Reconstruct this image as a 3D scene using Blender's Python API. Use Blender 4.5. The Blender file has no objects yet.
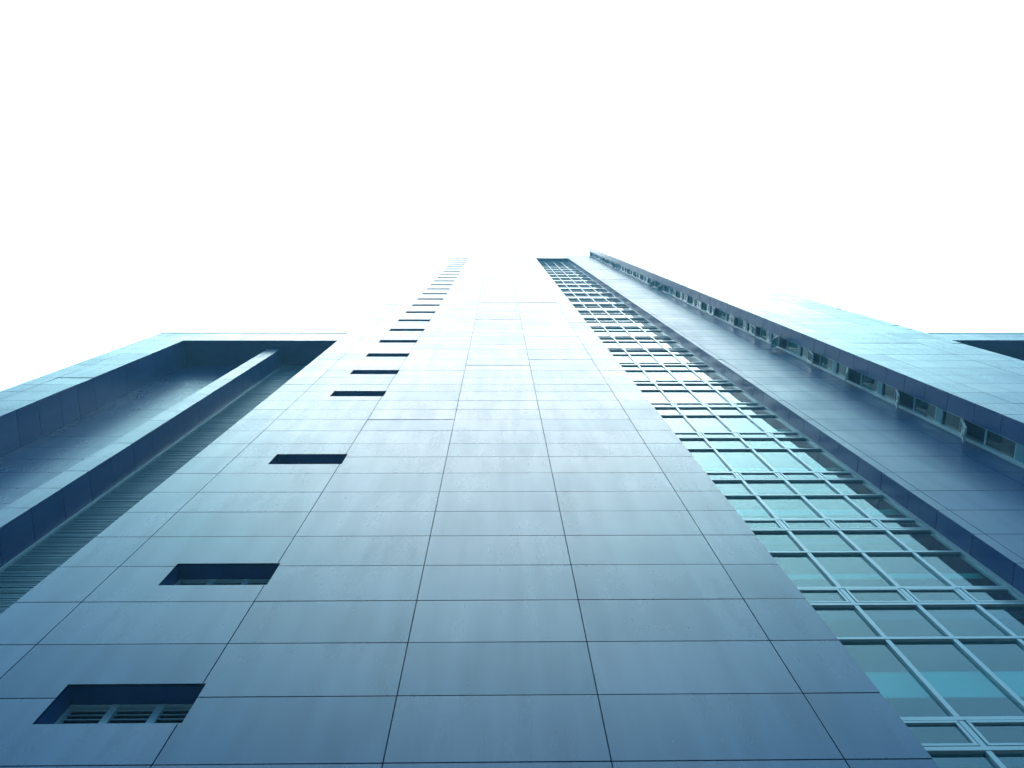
import bpy, math, random
from mathutils import Matrix, Vector
C = bpy.data.collections.new('place'); bpy.context.scene.collection.children.link(C)
sc = bpy.context.scene
S = 0.54            # metres per facade module unit
EYE = 1.6           # eye height in metres; facade heights below are counted from the eye
R = math.radians
random.seed(7)

# ------------------------------------------------------------------ camera
cam = bpy.data.cameras.new('camera'); co = bpy.data.objects.new('camera', cam); C.objects.link(co)
cam.sensor_fit = 'HORIZONTAL'; cam.sensor_width = 36.0; cam.lens = 36.0*800/1024
cam.clip_start = 0.05; cam.clip_end = 5000
right = Vector((0.99984691, -0.00370798, -0.01709992)); up = Vector((0.0, -0.97728771, 0.21191682)); fwd = Vector((0.01749732, 0.21188438, 0.97713809))
m = Matrix((right, up, -fwd)).transposed().to_4x4(); m.translation = (0, 0, EYE)
co.matrix_world = m
sc.camera = co

# ------------------------------------------------------------------ sky, sun, exposure
SUN_EL, SUN_AZ = 70.0, 0.0      # sun high behind the towers, veiled by thin cloud
w = bpy.data.worlds.new('World'); sc.world = w; w.use_nodes = True
nt = w.node_tree; nt.nodes.clear()
out = nt.nodes.new('ShaderNodeOutputWorld'); bg = nt.nodes.new('ShaderNodeBackground'); bg.inputs[1].default_value = 0.15
sky = nt.nodes.new('ShaderNodeTexSky'); sky.sky_type = 'NISHITA'; sky.sun_disc = False
sky.sun_elevation = R(SUN_EL); sky.sun_rotation = R(SUN_AZ); sky.air_density = 1.0; sky.dust_density = 2.0; sky.ozone_density = 3.0
tc = nt.nodes.new('ShaderNodeTexCoord'); sep = nt.nodes.new('ShaderNodeSeparateXYZ'); nt.links.new(tc.outputs['Generated'], sep.inputs[0])
nz = nt.nodes.new('ShaderNodeTexNoise'); nz.inputs['Scale'].default_value = 2.2; nz.inputs['Detail'].default_value = 5
nt.links.new(tc.outputs['Generated'], nz.inputs['Vector'])
ma = nt.nodes.new('ShaderNodeMath'); ma.operation = 'MULTIPLY_ADD'; ma.inputs[1].default_value = 0.03; ma.inputs[2].default_value = -0.015
nt.links.new(nz.outputs[0], ma.inputs[0])
ad = nt.nodes.new('ShaderNodeMath'); ad.operation = 'ADD'; nt.links.new(sep.outputs[2], ad.inputs[0]); nt.links.new(ma.outputs[0], ad.inputs[1])
ramp = nt.nodes.new('ShaderNodeValToRGB')      # bright cloud overhead, thinning to bluish sky towards the horizon
cr = ramp.color_ramp; cr.interpolation = 'LINEAR'
SKY_MAX = 6.5
stops = [(0.74, (0.62, 1.35, 1.9)), (0.80, (0.95, 1.75, 2.15)), (0.88, (1.95, 3.4, 3.6)), (0.92, (3.2, 4.7, 4.8)), (0.96, (5.6, 6.1, 6.2)), (0.985, (4.4, 4.7, 4.8)), (1.0, (3.0, 3.2, 3.2))]
while len(cr.elements) < len(stops): cr.elements.new(0.5)
for e_, (p_, c_) in zip(cr.elements, stops): e_.position = p_; e_.color = (*[x/SKY_MAX for x in c_], 1)
nt.links.new(ad.outputs[0], ramp.inputs[0])
cl = nt.nodes.new('ShaderNodeVectorMath'); cl.operation = 'SCALE'; cl.inputs[3].default_value = SKY_MAX/(0.15*1.189)
nt.links.new(ramp.outputs[0], cl.inputs[0])
veil = nt.nodes.new('ShaderNodeMapRange'); veil.inputs[1].default_value = 0.45; veil.inputs[2].default_value = 0.76; nt.links.new(ad.outputs[0], veil.inputs[0])
tint = nt.nodes.new('ShaderNodeMixRGB'); tint.blend_type = 'MULTIPLY'; tint.inputs[0].default_value = 1.0
tint.inputs[2].default_value = (0.10, 0.39, 0.74, 1)
mix = nt.nodes.new('ShaderNodeMixRGB'); mix.blend_type = 'MIX'; nt.links.new(veil.outputs[0], mix.inputs[0])
nt.links.new(sky.outputs[0], tint.inputs[1]); nt.links.new(tint.outputs[0], mix.inputs[1]); nt.links.new(cl.outputs[0], mix.inputs[2])
nt.links.new(mix.outputs[0], bg.inputs[0]); nt.links.new(bg.outputs[0], out.inputs[0])

sl = bpy.data.lights.new('sun', 'SUN'); sl.energy = 0.5; sl.angle = R(14); sl.color = (1.0, 0.97, 0.92)
so = bpy.data.objects.new('sun', sl); C.objects.link(so)
az = R(SUN_AZ); el = R(SUN_EL)
sd = Vector((math.sin(az)*math.cos(el), math.cos(az)*math.cos(el), math.sin(el)))
so.rotation_euler = sd.to_track_quat('Z', 'Y').to_euler()
sc.view_settings.view_transform = 'Standard'; sc.view_settings.look = 'None'
sc.view_settings.gamma = 1.0; sc.view_settings.use_curve_mapping = False
sc.view_settings.exposure = 0.25

# ------------------------------------------------------------------ materials
def mat(name, col, rough=0.5, spec=0.5, metal=0.0, ior=1.5):
    a = bpy.data.materials.new(name); a.use_nodes = True
    p = a.node_tree.nodes['Principled BSDF']
    p.inputs['Base Color'].default_value = (*col, 1); p.inputs['Roughness'].default_value = rough
    p.inputs['Metallic'].default_value = metal; p.inputs['IOR'].default_value = ior
    return a, p

def panel_mat(name, col, rough=0.3, ior=1.5, streak=0.25, var=0.12):
    """coated metal cladding: every panel a little different, faint rain streaks and dust"""
    a, p = mat(name, col, rough, ior=ior); n = a.node_tree; N = n.nodes.new; L = n.links.new
    geo = N('ShaderNodeAttribute'); geo.attribute_name = 'tone'; t = N('ShaderNodeTexCoord')   # tone: one random number per panel
    mp = N('ShaderNodeMapping'); mp.inputs['Scale'].default_value = (1.6, 1.6, 0.22); L(t.outputs['Object'], mp.inputs[0])
    st = N('ShaderNodeTexNoise'); st.inputs['Scale'].default_value = 1.7; st.inputs['Detail'].default_value = 4; st.inputs['Roughness'].default_value = 0.55
    L(mp.outputs[0], st.inputs['Vector'])
    bl = N('ShaderNodeTexNoise'); bl.inputs['Scale'].default_value = 0.55; bl.inputs['Detail'].default_value = 4; L(t.outputs['Object'], bl.inputs['Vector'])
    sr = N('ShaderNodeValToRGB'); sr.color_ramp.elements[0].position = 0.33; sr.color_ramp.elements[1].position = 0.66
    L(st.outputs[0], sr.inputs[0])
    # brightness factor = 1 - var/2 + var*island + streak*(..)
    m1 = N('ShaderNodeMath'); m1.operation = 'MULTIPLY_ADD'; m1.inputs[1].default_value = var; m1.inputs[2].default_value = 1 - var/2 - streak/2
    L(geo.outputs['Fac'], m1.inputs[0])
    m2 = N('ShaderNodeMath'); m2.operation = 'MULTIPLY_ADD'; m2.inputs[1].default_value = streak; L(sr.outputs[0], m2.inputs[0]); L(m1.outputs[0], m2.inputs[2])
    hs = N('ShaderNodeHueSaturation'); hs.inputs['Color'].default_value = (*col, 1); L(m2.outputs[0], hs.inputs['Value'])
    L(hs.outputs[0], p.inputs['Base Color'])
    r1 = N('ShaderNodeMath'); r1.operation = 'MULTIPLY_ADD'; r1.inputs[1].default_value = 0.10; r1.inputs[2].default_value = rough - 0.05; L(bl.outputs[0], r1.inputs[0])
    r2 = N('ShaderNodeMath'); r2.operation = 'MULTIPLY_ADD'; r2.inputs[1].default_value = -0.03; L(sr.outputs[0], r2.inputs[0]); L(r1.outputs[0], r2.inputs[2])
    r3 = N('ShaderNodeMath'); r3.operation = 'MULTIPLY_ADD'; r3.inputs[1].default_value = 0.05; L(geo.outputs['Fac'], r3.inputs[0]); L(r2.outputs[0], r3.inputs[2])
    L(r3.outputs[0], p.inputs['Roughness'])
    # specular level: grime dulls the coating
    s1 = N('ShaderNodeMath'); s1.operation = 'MULTIPLY_ADD'; s1.inputs[1].default_value = 0.13; s1.inputs[2].default_value = 0.40; L(sr.outputs[0], s1.inputs[0])
    s2 = N('ShaderNodeMath'); s2.operation = 'MULTIPLY_ADD'; s2.inputs[1].default_value = 0.16; L(geo.outputs['Fac'], s2.inputs[0]); L(s1.outputs[0], s2.inputs[2])
    L(s2.outputs[0], p.inputs['Specular IOR Level'])
    return a

PANEL = panel_mat('blue_grey_panel', (0.008, 0.080, 0.195), 0.26, ior=1.62, streak=0.18)
SOFTP = panel_mat('dull_shaded_panel', (0.006, 0.068, 0.190), 0.33, ior=1.5, streak=0.18)  # rougher, darker PANEL copy: damps reflections and deepens the return wall's shade
DARKP = panel_mat('shaded_side_panel', (0.004, 0.056, 0.190), 0.32, ior=1.42, streak=0.10)  # PANEL copy for sides and recesses, their navy shade put into the colour
JOINT, _ = mat('joint_rubber', (0.02, 0.04, 0.07), 0.7)
FRAME, _ = mat('pale_aluminium', (0.36, 0.54, 0.55), 0.22, ior=2.1)
DFRAME, _ = mat('dark_gasket', (0.02, 0.04, 0.055), 0.5)
LOUV, _ = mat('grey_louvre', (0.11, 0.26, 0.31), 0.4)
PIER, _ = mat('teal_infill', (0.08, 0.25, 0.29), 0.4)
ROOF, _ = mat('roof_membrane', (0.25, 0.25, 0.25), 0.9)
BLIND, _ = mat('pale_blind', (0.50, 0.84, 0.62), 0.8)
INNER, _ = mat('room_surface', (0.01, 0.05, 0.12), 0.8)
CEIL, _ = mat('ceiling_board', (0.04, 0.16, 0.24), 0.9)
def glass_mat(name, refl_ior, tcol, rough=0.0):
    a = bpy.data.materials.new(name); a.use_nodes = True; n = a.node_tree; n.nodes.clear(); N = n.nodes.new; L = n.links.new
    o = N('ShaderNodeOutputMaterial'); mx = N('ShaderNodeMixShader'); fr = N('ShaderNodeFresnel'); fr.inputs[0].default_value = refl_ior
    tr = N('ShaderNodeBsdfTransparent'); tr.inputs[0].default_value = (*tcol, 1)
    gl = N('ShaderNodeBsdfGlossy'); gl.inputs['Color'].default_value = (0.84, 0.97, 1.0, 1); gl.inputs['Roughness'].default_value = rough
    t = N('ShaderNodeTexCoord'); nz = N('ShaderNodeTexNoise'); nz.inputs['Scale'].default_value = 0.9; nz.inputs['Detail'].default_value = 1; L(t.outputs['Object'], nz.inputs['Vector'])
    bp = N('ShaderNodeBump'); bp.inputs['Strength'].default_value = 0.03; bp.inputs['Distance'].default_value = 0.01; L(nz.outputs[0], bp.inputs['Height'])
    L(bp.outputs[0], gl.inputs['Normal'])
    ge = N('ShaderNodeNewGeometry'); bf = N('ShaderNodeMath'); bf.operation = 'SUBTRACT'; bf.inputs[0].default_value = 1.0; L(ge.outputs['Backfacing'], bf.inputs[1])
    fm = N('ShaderNodeMath'); fm.operation = 'MULTIPLY'; L(fr.outputs[0], fm.inputs[0]); L(bf.outputs[0], fm.inputs[1])   # the outer face mirrors, the inner face lets light out
    L(fm.outputs[0], mx.inputs[0]); L(tr.outputs[0], mx.inputs[1]); L(gl.outputs[0], mx.inputs[2]); L(mx.outputs[0], o.inputs[0])
    return a
GLASS = glass_mat('tinted_glass', 2.05, (0.50, 0.84, 0.88))
GLASS2 = glass_mat('side_glass', 1.6, (0.35, 0.55, 0.58))

# ------------------------------------------------------------------ mesh helpers (module units)
def W(p): return (p[0]*S, p[1]*S, EYE + p[2]*S)
class MB:
    def __init__(s): s.v = []; s.f = []
    def quad(s, a, b, c, d):
        i = len(s.v); s.v += [a, b, c, d]; s.f.append((i, i+1, i+2, i+3))
    def hexa(s, P):   # P: 8 points, bottom ring 0-3, top ring 4-7
        i = len(s.v); s.v += P
        for q in ((0, 3, 2, 1), (4, 5, 6, 7), (0, 1, 5, 4), (1, 2, 6, 5), (2, 3, 7, 6), (3, 0, 4, 7)): s.f.append(tuple(i+k for k in q))
    def box(s, x0, x1, y0, y1, z0, z1):
        s.hexa([(x0, y0, z0), (x1, y0, z0), (x1, y1, z0), (x0, y1, z0), (x0, y0, z1), (x1, y0, z1), (x1, y1, z1), (x0, y1, z1)])
    def build(s, name, ma, parent=None, origin=None):
        me = bpy.data.meshes.new(name)
        og = W(origin) if origin else (0, 0, 0)
        if parent is not None and not origin: og = tuple(parent['_o'])
        po = tuple(parent['_o']) if parent is not None else (0, 0, 0)
        me.from_pydata([tuple(a-b for a, b in zip(W(p), og)) for p in s.v], [], s.f); me.materials.append(ma)
        me.update()
        o = bpy.data.objects.new(name, me); C.objects.link(o)
        o.location = tuple(a-b for a, b in zip(og, po)); o['_o'] = og
        if parent is not None: o.parent = parent
        return o
def thing(name, origin, label, cat, group=None):
    o = bpy.data.objects.new(name, None); C.objects.link(o); o.location = W(origin); o['_o'] = W(origin)
    o['label'] = label; o['category'] = cat
    if group: o['group'] = group
    return o

def subtract(r, holes):
    out = [r]
    for h in holes:
        nxt = []
        for (a, b, c, d) in out:      # a<b in u, c<d in v
            ha, hb, hc, hd = max(a, h[0]), min(b, h[1]), max(c, h[2]), min(d, h[3])
            if ha >= hb or hc >= hd: nxt.append((a, b, c, d)); continue
            if hd < d: nxt.append((a, b, hd, d))
            if hc > c: nxt.append((a, b, c, hc))
            if ha > a: nxt.append((a, ha, hc, hd))
            if hb < b: nxt.append((hb, b, hc, hd))
        out = nxt
    return out

def cladding(name, parent, axis, pos, out_sign, us, vs, holes=(), gap=0.026, th=0.06, material=None, jitter=0.004, lip=0.035, ugaps=True):
    """panels on the plane axis=pos whose outside looks along out_sign*axis; us: breaks along the wall, vs: breaks in height"""
    mb = MB(); bk = MB(); tones = []; rnd = random.Random(name+str(pos)+str(us[0]))
    def P(u, v, d):       # d = depth behind the face
        c = pos - out_sign*d
        return (u, c, v) if axis == 'y' else (c, u, v)
    for i in range(len(us)-1):
        for j in range(len(vs)-1):
            g = gap/2
            a, b, c, d = us[i]+g, us[i+1]-g, vs[j]+g*1.25, vs[j+1]-g*1.25
            if i == 0: a = us[0]
            if i == len(us)-2: b = us[-1]
            if b-a < 0.01 or d-c < 0.01: continue
            j0 = rnd.uniform(0, jitter); ju = rnd.uniform(-jitter, jitter); jv = rnd.uniform(-jitter, jitter)
            if rnd.random() < (lip if c > 34 else 0): jv += 0.016; ju += rnd.uniform(-0.012, 0.012)
            tone = rnd.random()
            def dep(u, v): return max(0.0, j0 + ju*(u-a)/(b-a)) + max(0, jv)*(v-c)/(d-c)
            for (p, q, r_, s_) in subtract((a, b, c, d), holes):
                ring = [(p, r_), (q, r_), (q, s_), (p, s_)]
                F = [P(u, v, dep(u, v)) for u, v in ring]; B = [P(u, v, th) for u, v in ring]
                k = len(mb.v); mb.v += F + B
                mb.f.append((k, k+1, k+2, k+3)); tones += [tone]*5
                for e in range(4): mb.f.append((k+e, k+4+e, k+4+(e+1) % 4, k+(e+1) % 4))
    for (p, q, r_, s_) in subtract((us[0], us[-1], vs[0], vs[-1]), holes):
        bk.quad(P(p, r_, th+0.004), P(q, r_, th+0.004), P(q, s_, th+0.004), P(p, s_, th+0.004))
    o = mb.build(name, material or PANEL, parent)
    at = o.data.attributes.new('tone', 'FLOAT', 'FACE'); at.data.foreach_set('value', tones)
    b = bk.build('backing_sheet', JOINT, o, None)
    return o

# ------------------------------------------------------------------ heights shared by all facades
G0 = -EYE/S                                  # ground
rows = [13.02, 15.12, 17.25, 19.34, 21.46, 23.6, 25.69, 27.64, 29.76, 31.86, 33.79, 35.91, 37.97, 39.97, 41.92, 44.14, 46.01, 48.0, 50.22, 52.05, 54.13, 56.25, 58.25]
v = rows[0]
low = []
while v - 2.11 > G0 + 0.2: v -= 2.11; low.append(v)
rows = [G0] + low[::-1] + rows
while rows[-1] + 2.05 < 186: rows.append(rows[-1] + 2.05)
def upto(top): 
    r = [x for x in rows if x < top - 0.5]; return r + [top]
TOP = 175.6      # tower parapet
GT = 174.1       # head of the glazed recess
WT = 184.5       # wing parapet
Y0 = 10.0; YG = 10.8; Y3 = 8.2; YB = 12.0
XL, XR = -12.55, 8.14          # tower front
XG = 15.1                      # right side of glazed recess
XW = 20.95; XE = 29.75         # wing front

# ------------------------------------------------------------------ ground
g = MB(); g.quad((-3000, -3000, G0), (3000, -3000, G0), (3000, 3000, G0), (-3000, 3000, G0))
GM, gp = mat('paving', (0.10, 0.11, 0.12), 0.85)
n = GM.node_tree; br = n.nodes.new('ShaderNodeTexBrick'); br.inputs['Color1'].default_value = (0.10, 0.11, 0.12, 1); br.inputs['Color2'].default_value = (0.075, 0.085, 0.095, 1); br.inputs['Mortar'].default_value = (0.05, 0.05, 0.05, 1)
br.inputs['Scale'].default_value = 1.0; br.inputs['Mortar Size'].default_value = 0.008
t = n.nodes.new('ShaderNodeTexCoord'); n.links.new(t.outputs['Object'], br.inputs['Vector']); n.links.new(br.outputs[0], gp.inputs['Base Color'])
go = g.build('ground', GM); go['kind'] = 'structure'

# ------------------------------------------------------------------ the tower
tower = thing('office_tower', (0, Y0, G0), 'tall central tower with a column of small slot windows and a tall glazed strip', 'building')
win_tops = [9.5, 15.62, 21.65, 32.28, 44.3, 50.38]
while win_tops[-1] + 6.09 < 174: win_tops.append(win_tops[-1] + 6.09)
WX0, WX1, WH = -9.25, -6.30, 1.37
holes = [(WX0, WX1, t_-WH, t_) for t_ in win_tops]
cladding('front_cladding', tower, 'y', Y0, -1, [XL, -10.84, -6.37, -2.13, 2.11, 6.48, XR], upto(TOP), holes)
# body of the tower behind the cladding
b = MB()
dy = 10.15
b.box(XL+0.06, WX0-0.1, dy, 34, G0, TOP-0.3); b.box(WX1+0.1, XR-0.05, dy, 34, G0, TOP-0.3)
b.box(WX0-0.1, WX1+0.1, 11.6, 34, G0, TOP-0.3)
zs = [G0] + [z for t_ in win_tops for z in (t_-WH-0.08, t_+0.08)] + [TOP-0.3]
for k in range(0, len(zs), 2): b.box(WX0-0.1, WX1+0.1, dy, 11.6, zs[k], zs[k+1])
b.box(XR-0.05, XG+0.2, 13.6, 34, G0, TOP-0.3)
b.build('core_wall', DARKP, tower)
cladding('side_cladding', tower, 'x', XL, -1, [Y0+0.07, 13.2, 17.4, 21.6, 25.8, 30, 34], upto(TOP), jitter=0.003)
cap = MB(); cap.box(XL-0.02, XR+0.01, Y0-0.03, 34.05, TOP+0.004, TOP+0.12); cap.build('parapet_coping', FRAME, tower)

def slot_window(t_):
    z0 = t_-WH; d = 0.50
    s = MB()      # lining of the opening
    s.box(WX0-0.06, WX1+0.06, Y0+0.012, Y0+d+0.3, t_, t_+0.05); s.box(WX0-0.06, WX1+0.06, Y0+0.012, Y0+d+0.3, z0-0.05, z0)
    s.box(WX0-0.05, WX0, Y0+0.012, Y0+d+0.3, z0, t_); s.box(WX1, WX1+0.05, Y0+0.012, Y0+d+0.3, z0, t_)
    o = s.build('slot_window', DARKP, tower, (WX0, Y0, z0))
    fr = MB(); y0, y1 = Y0+d, Y0+d+0.09
    fr.box(WX0, WX1, y0, y1, z0, z0+0.07); fr.box(WX0, WX1, y0, y1, t_-0.07, t_)
    n_ = 3; wd = (WX1-WX0)/n_
    for k in range(n_+1):
        x = WX0 + k*wd; a = max(WX0, x-0.085); c = min(WX1, x+0.085); fr.box(a, c, y0-0.01, y1, z0+0.002, t_-0.002)
    fr.build('frame', FRAME, o)
    lv = MB()
    for k in range(n_):
        a = WX0+k*wd+0.085; c = a+wd-0.17; z = z0+0.12
        while z < t_-0.15:
            lv.hexa([(a, y0+0.02, z), (c, y0+0.02, z), (c, y0+0.09, z+0.06), (a, y0+0.09, z+0.06), (a, y0+0.02, z+0.03), (c, y0+0.02, z+0.03), (c, y0+0.09, z+0.09), (a, y0+0.09, z+0.09)]); z += 0.15
    lv.build('louvre', FRAME, o)
    pn = MB(); pn.box(WX0, WX1, y1+0.03, y1+0.05, z0, t_); pn.build('glass_pane', GLASS2, o)
for t_ in win_tops: slot_window(t_)

# glazed recess
vent_top = [3.0, 9.1, 15.25, 21.4, 26.72, 31.99, 38.16]
while vent_top[-1] + 6.22 < 170: vent_top.append(vent_top[-1] + 6.22)
mull = [8.24, 9.99, 11.74, 13.4, XG-0.04]
yg = YG
cg = MB()        # cheek walls, head and sill of the recess
cg.box(XR-0.055, XR-0.005, Y0+0.07, yg+0.1, G0, GT)
cg.build('recess_cheek', DARKP, tower)
hd = MB(); hd.box(XR, XG-0.01, Y0+0.07, 12.5, GT, GT+0.3); hd.build('recess_soffit', DARKP, tower)
cladding('head_cladding', tower, 'y', Y0, -1, [XR, 10.7, XG-0.02], [GT-0.001, TOP])
mn = MB(); mn.box(XG-0.17, XG-0.012, yg-0.09, yg+0.1, G0, GT)
for x in mull[1:-1]: mn.box(x-0.062, x+0.062, yg-0.075, yg+0.1, G0, GT)
mn.box(XR-0.004, XR+0.16, yg-0.08, yg+0.1, G0, GT)
mn.build('mullion', FRAME, tower)['label'] = 'pale vertical mullions of the glazed strip'
allv = vent_top + [GT]
for k in range(len(vent_top)):
    v0 = vent_top[k]; v1 = allv[k+1]
    last = k == len(vent_top)-1
    zt = v1 - 1.0 - 1.82 if not last else v1-2.4      # top of tall pane
    zm = v1 - 1.0 if not last else v1-0.9            # top of middle pane
    fr = MB(); x0, x1 = XR+0.16, XG-0.17
    yf0, yf1 = yg-0.085, yg+0.08
    fr.box(x0, x1, yf0, yf1, v0-0.07, v0+0.05)       # rail over vent
    fr.box(x0, x1, yf0, yf1, zt-0.06, zt+0.05)
    fr.box(x0, x1, yf0, yf1, zm-0.06, zm+0.06)
    band = fr.build('window_band', FRAME, tower, (x0, yg, v0))
    ns = [XR+0.16] + [m_ for m_ in mull[1:-1]] + [XG-0.17]
    for i in range(4):
        a = ns[i] + (0.062 if i else 0); c = ns[i+1] - (0.062 if i < 3 else 0)
        gl = MB(); gl.box(a, c, yg, yg+0.02, v0+0.05, zt-0.06); gl.box(a, c, yg, yg+0.02, zt+0.05, zm-0.06)
        gl.build('glass_pane', GLASS, band)
        # vent: a framed sash hinged at its top, a little open on the upper floors
        sa = MB(); sg = MB(); ztp = v1-0.09; zb = zm+0.08; f = 0.075
        ang = 0.0
        if zm > 78: ang = random.choice([2, 2.5, 3, 3.5])
        elif zm > 62: ang = random.choice([1, 1.5, 2])
        if last: ang = 0
        def PT(x, dd, z):
            L_ = ztp - z; ca, sn = math.cos(R(ang)), math.sin(R(ang))
            return (x, yg - 0.03 - sn*L_ + dd*ca, ztp - L_*ca - dd*sn)
        def bx(mb, xa, xb, d0, d1, za, zb_):
            mb.hexa([PT(xa, d0, za), PT(xb, d0, za), PT(xb, d1, za), PT(xa, d1, za), PT(xa, d0, zb_), PT(xb, d0, zb_), PT(xb, d1, zb_), PT(xa, d1, zb_)])
        a2, c2 = a+0.03, c-0.03
        bx(sa, a2, c2, -0.06, 0.03, zb, zb+f); bx(sa, a2, c2, -0.06, 0.03, ztp-f, ztp)
        bx(sa, a2, a2+f, -0.055, 0.028, zb+f, ztp-f); bx(sa, c2-f, c2, -0.055, 0.028, zb+f, ztp-f)
        bx(sg, a2+f, c2-f, -0.01, 0.01, zb+f, ztp-f)
        sa.build('vent_sash', FRAME, band); sg.build('vent_glass', GLASS, band)
    # room behind: ceiling, back wall, pale blind box hung below the slab
    rm = MB(); rm.box(XR-0.04, XG+0.15, yg+0.55, 13.5, zm+0.25, v1-0.3)
    rm.build('floor_slab', CEIL, tower)
    bh = {2: 1.05, 3: 0.34, 4: 0.55}.get(k, random.choice([0.3, 0.4, 0.6])); bl = MB(); bl.box(XR, XG, yg+0.28, yg+0.31, v0+1.3, v0+1.3+bh); bl.build('blind', BLIND, tower)
bw = MB(); bw.box(XR, XG+0.1, 13.45, 13.55, G0, GT); bw.build('room_wall', INNER, tower)

# ------------------------------------------------------------------ the projecting wing to the right
wing = thing('projecting_wing', (XW, Y3, G0), 'tall wing at the right projecting forward with windows opening from its narrow side wall', 'building')
cladding('return_cladding', wing, 'y', Y0, -1, [XG, 15.5, 19.74, XW+0.0], upto(WT), material=SOFTP)
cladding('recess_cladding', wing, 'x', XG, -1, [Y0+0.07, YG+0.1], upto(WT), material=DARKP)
cladding('front_cladding', wing, 'y', Y3, -1, [XW, 22.65, 26.95, 29.1, XE], upto(WT))
YW0, YW1 = 9.08, 9.80     # window ribbon in the side wall, measured outwards to the wall corner
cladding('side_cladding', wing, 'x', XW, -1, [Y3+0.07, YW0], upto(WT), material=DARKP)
co_ = MB(); co_.box(XW+0.07, XE-0.06, Y3+0.08, 34, G0, WT-0.2); 
# leave the ribbon pocket in front of the body: body starts behind it
co_ = MB(); co_.box(XW+0.9, XE-0.06, Y3+0.08, 34, G0, WT-0.2); co_.box(XG+0.07, XW+0.9, Y0+0.08, 34, G0, WT-0.2); co_.box(XW+0.07, XW+0.9, Y3+0.08, YW0-0.02, G0, WT-0.2)
co_.build('core_wall', DARKP, wing)
cladding('far_side_cladding', wing, 'x', XE, 1, [Y3+0.07, 12.3, 16.5, 20.7, 25, 34], upto(WT), material=DARKP)
cp = MB(); cp.box(XW-0.02, XE+0.02, Y3-0.03, 34, WT+0.004, WT+0.12); cp.box(XG-0.02, XW-0.02, Y0-0.03, 34, WT+0.004, WT+0.12); cp.build('parapet_coping', FRAME, wing)
sill = MB(); sill.box(XW-0.10, XW+0.1, YW1, YW1+0.11, G0, WT-1.5); sill.box(XW-0.004, XW+0.1, YW1+0.11, Y0-0.004, G0, WT-1.5)
sill.build('vertical_trim', FRAME, wing)
def ribbon(zh, ang, sash=1.72):
    """one storey of the ribbon: opened sash hinged at zh, then mullion, fixed pane, pale pier, pane"""
    fr = MB(); xo = XW+0.06
    base = zh - 6.05
    fr.box(xo, xo+0.12, YW0, YW1, zh, zh+0.08); fr.box(xo, xo+0.12, YW0, YW1, zh-sash-0.10, zh-sash)
    fr.box(xo, xo+0.10, YW0, YW0+0.05, base, zh+0.1)
    fr.box(xo, xo+0.12, YW0, YW1, zh-sash-2.15, zh-sash-2.07)
    o = fr.build('side_window', FRAME, wing, (XW, YW0, base))
    pr = MB(); pr.box(xo-0.03, xo+0.1, YW0+0.02, YW1, zh-sash-2.75, zh-sash-2.17); pr.build('pier_panel', PIER, o)
    gl = MB(); gl.box(xo+0.05, xo+0.07, YW0+0.05, YW1, zh-sash-2.07, zh-sash-0.10); gl.box(xo+0.05, xo+0.07, YW0+0.05, YW1, base, zh-sash-2.75); gl.build('glass_pane', GLASS2, o)
    ca, sn = math.cos(R(ang)), math.sin(R(ang))
    def PT(y, dd, l): return (XW-0.02 - sn*l + dd*ca, y, zh - l*ca - dd*sn)
    sa = MB(); sg = MB()
    def bx(mb, ya, yb, d0, d1, la, lb):
        mb.hexa([PT(ya, d0, lb), PT(ya, d1, lb), PT(yb, d1, lb), PT(yb, d0, lb), PT(ya, d0, la), PT(ya, d1, la), PT(yb, d1, la), PT(yb, d0, la)])
    f = 0.07; ya, yb = YW0+0.03, YW1-0.0
    bx(sa, ya, yb, -0.03, 0.05, 0, f); bx(sa, ya, yb, -0.03, 0.05, sash-f, sash); bx(sa, ya, ya+f, -0.028, 0.048, f, sash-f); bx(sa, yb-f, yb, -0.028, 0.048, f, sash-f)
    bx(sg, ya+f, yb-f, 0.0, 0.015, f, sash-f)
    sa.build('opening_sash', FRAME, o); sg.build('sash_glass', GLASS2, o)
zh = 34.65 - 6.05*5; k = 0
angs = {4: 23, 5: 24, 6: 22, 7: 24, 8: 12, 9: 34, 10: 10, 11: 8, 12: 14, 13: 5, 14: 5, 15: 4, 16: 36, 17: 30}
while zh < WT-3:
    ribbon(zh, angs.get(k, random.choice([0, 3, 6, 22])))
    zh += 6.05; k += 1
rw = MB(); rw.box(XW+0.80, XW+0.85, YW0-0.01, Y0, G0, WT-0.3); rw.build('room_wall', INNER, wing)

# ------------------------------------------------------------------ the lower block on the left
LT = 66.1; LS = 62.18; LX = -27.86; LI = -24.55
lb = thing('lower_block', (LX, Y0, G0), 'lower block at left with deep framed recess, tall fin and louvred strip', 'building')
cladding('front_cladding', lb, 'y', Y0, -1, [LX, -26.7, LI], upto(LT), holes=[])
cladding('head_cladding', lb, 'y', Y0, -1, [LI+0.01, -20.3, -16.1, XL-0.02], [LS, 64.05, LT])
cladding('back_cladding', lb, 'y', YB, -1, [LI, -20.1, -16.9], upto(LS))
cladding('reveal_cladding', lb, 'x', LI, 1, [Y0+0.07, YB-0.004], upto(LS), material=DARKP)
sf = MB(); sf.box(LI, XL-0.02, Y0+0.07, YB+1.0, LS+0.002, LS+0.5)
sf.build('recess_soffit', DARKP, lb)
FX0, FX1, FY = -17.88, -16.9, 10.58
fo = cladding('fin_front', lb, 'y', FY, -1, [FX0, FX1], upto(LS))
cladding('fin_side', lb, 'x', FX1, 1, [FY+0.07, YB+0.02], upto(LS), material=DARKP)
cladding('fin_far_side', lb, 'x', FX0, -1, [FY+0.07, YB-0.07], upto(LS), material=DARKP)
tr = MB(); tr.box(FX1+0.004, FX1+0.13, YB-0.10, YB+0.02, G0, LS-0.05); tr.build('corner_trim', FRAME, lb)
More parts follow.
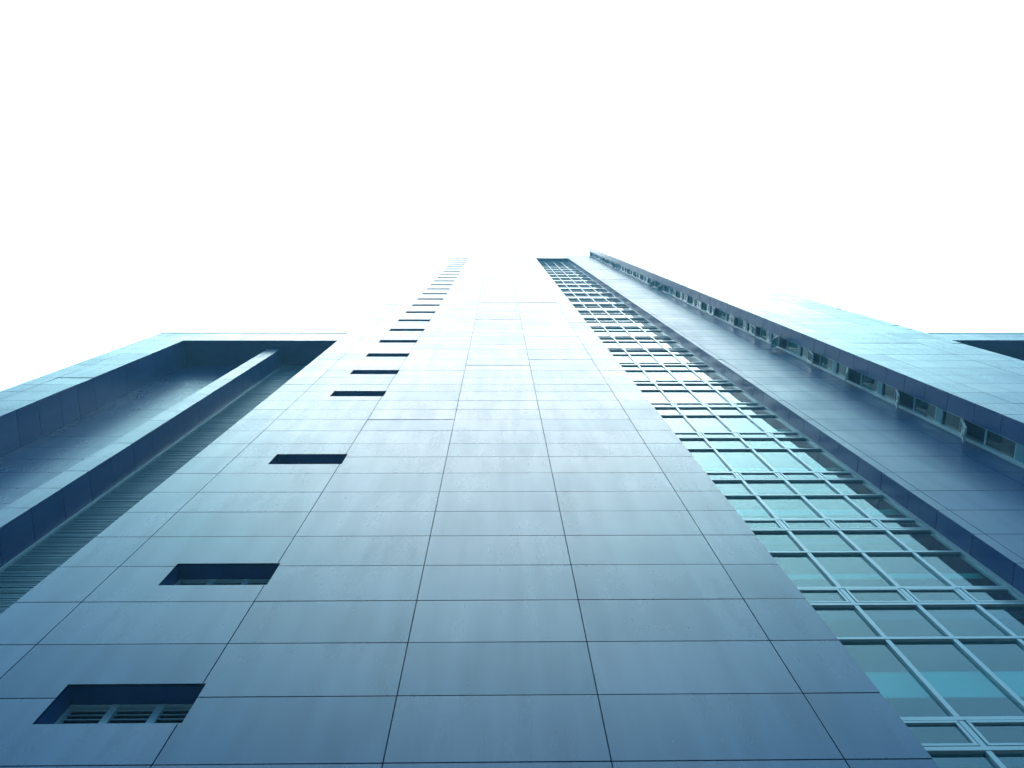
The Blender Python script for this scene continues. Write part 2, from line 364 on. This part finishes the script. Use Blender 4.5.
lv = MB(); z = G0+0.5; x0, x1 = FX1+0.13, XL-0.02; rnd = random.Random(3)
while z < LS-0.1:
    d = rnd.uniform(-0.012, 0.012); t_ = rnd.uniform(-0.008, 0.008)
    lv.hexa([(x0, YB-0.03+d, z), (x1, YB-0.03+d, z), (x1, YB+0.08, z+0.05), (x0, YB+0.08, z+0.05), (x0, YB-0.03+d, z+0.075+t_), (x1, YB-0.03+d, z+0.075+t_), (x1, YB+0.08, z+0.11), (x0, YB+0.08, z+0.11)])
    z += 0.13
lv.build('louvre_screen', LOUV, lb)
bk = MB(); bk.quad((x0-0.2, YB+0.14, G0), (x1, YB+0.14, G0), (x1, YB+0.14, LS), (x0-0.2, YB+0.14, LS)); bk.build('louvre_backing', JOINT, lb)
bd = MB(); bd.box(LX+0.07, XL-0.03, YB+0.3, 30, G0, LT-0.3); bd.box(LX+0.07, LI-0.07, Y0+0.1, YB+0.3, G0, LT-0.3); bd.box(LI-0.07, XL-0.03, Y0+0.1, YB+0.3, LS+0.5, LT-0.3)
bd.build('core_wall', DARKP, lb)
cladding('far_side_cladding', lb, 'x', LX, -1, [Y0+0.07, 14, 18.2, 22.4, 26.6, 30], upto(LT), material=DARKP)
cp = MB(); cp.box(LX-0.02, XL-0.03, Y0-0.03, 30, LT+0.004, LT+0.10); cp.build('parapet_coping', FRAME, lb)

# ------------------------------------------------------------------ the lower block beyond the wing on the right
RT = 66.25; RS = 62.66
rb = thing('rear_block', (XE+0.3, Y0, G0), 'lower block half hidden behind the right wing, pale top band over a dark recess', 'building')
cladding('front_cladding', rb, 'y', Y0, -1, [XE+0.3, 36, 40.2, 44.4, 48.6, 52.8, 57], [RS, 64.4, RT])
cladding('back_cladding', rb, 'y', YB+1.2, -1, [XE+0.3, 36, 40.2, 44.4, 48.6, 52.8, 57], upto(RS+0.5), material=DARKP)
sf = MB(); sf.box(XE+0.3, 57, Y0+0.07, 10.85, RS+0.002, RS+0.4); sf.build('edge_beam', DARKP, rb)
sf = MB(); sf.box(XE+0.3, 57, 10.85, YB+1.3, RS+0.45, RS+0.8); sf.build('recess_soffit', DARKP, rb)
bd = MB(); bd.box(XE+0.35, 57, YB+1.35, 30, G0, RT-0.3); bd.box(XE+0.35, 57, Y0+0.1, YB+1.35, RS+0.85, RT-0.3); bd.build('core_wall', DARKP, rb)
cladding('end_cladding', rb, 'x', 57.07, 1, [Y0, 14, 18, 22, 26, 30], upto(RT), material=DARKP)
cp = MB(); cp.box(XE+0.3, 57.1, Y0-0.03, 30, RT+0.004, RT+0.10); cp.build('parapet_coping', FRAME, rb)

# ------------------------------------------------------------------ haze round the towers, its blue tint added to lift distant shadows
hz = MB(); q = (-75.0, 75.0, -60.0, 75.0, G0-2.0, WT+3.0); hz.box(*q)
HM = bpy.data.materials.new('haze'); HM.use_nodes = True; n = HM.node_tree; n.nodes.clear()
ho = n.nodes.new('ShaderNodeOutputMaterial'); pv = n.nodes.new('ShaderNodeVolumePrincipled')
pv.inputs['Color'].default_value = (0.35, 0.78, 1.0, 1); pv.inputs['Density'].default_value = 0.0035; pv.inputs['Anisotropy'].default_value = 0.3
n.links.new(pv.outputs[0], ho.inputs['Volume'])
h = hz.build('haze', HM); h['kind'] = 'stuff'

for o in C.objects:
    if '_o' in o: del o['_o']
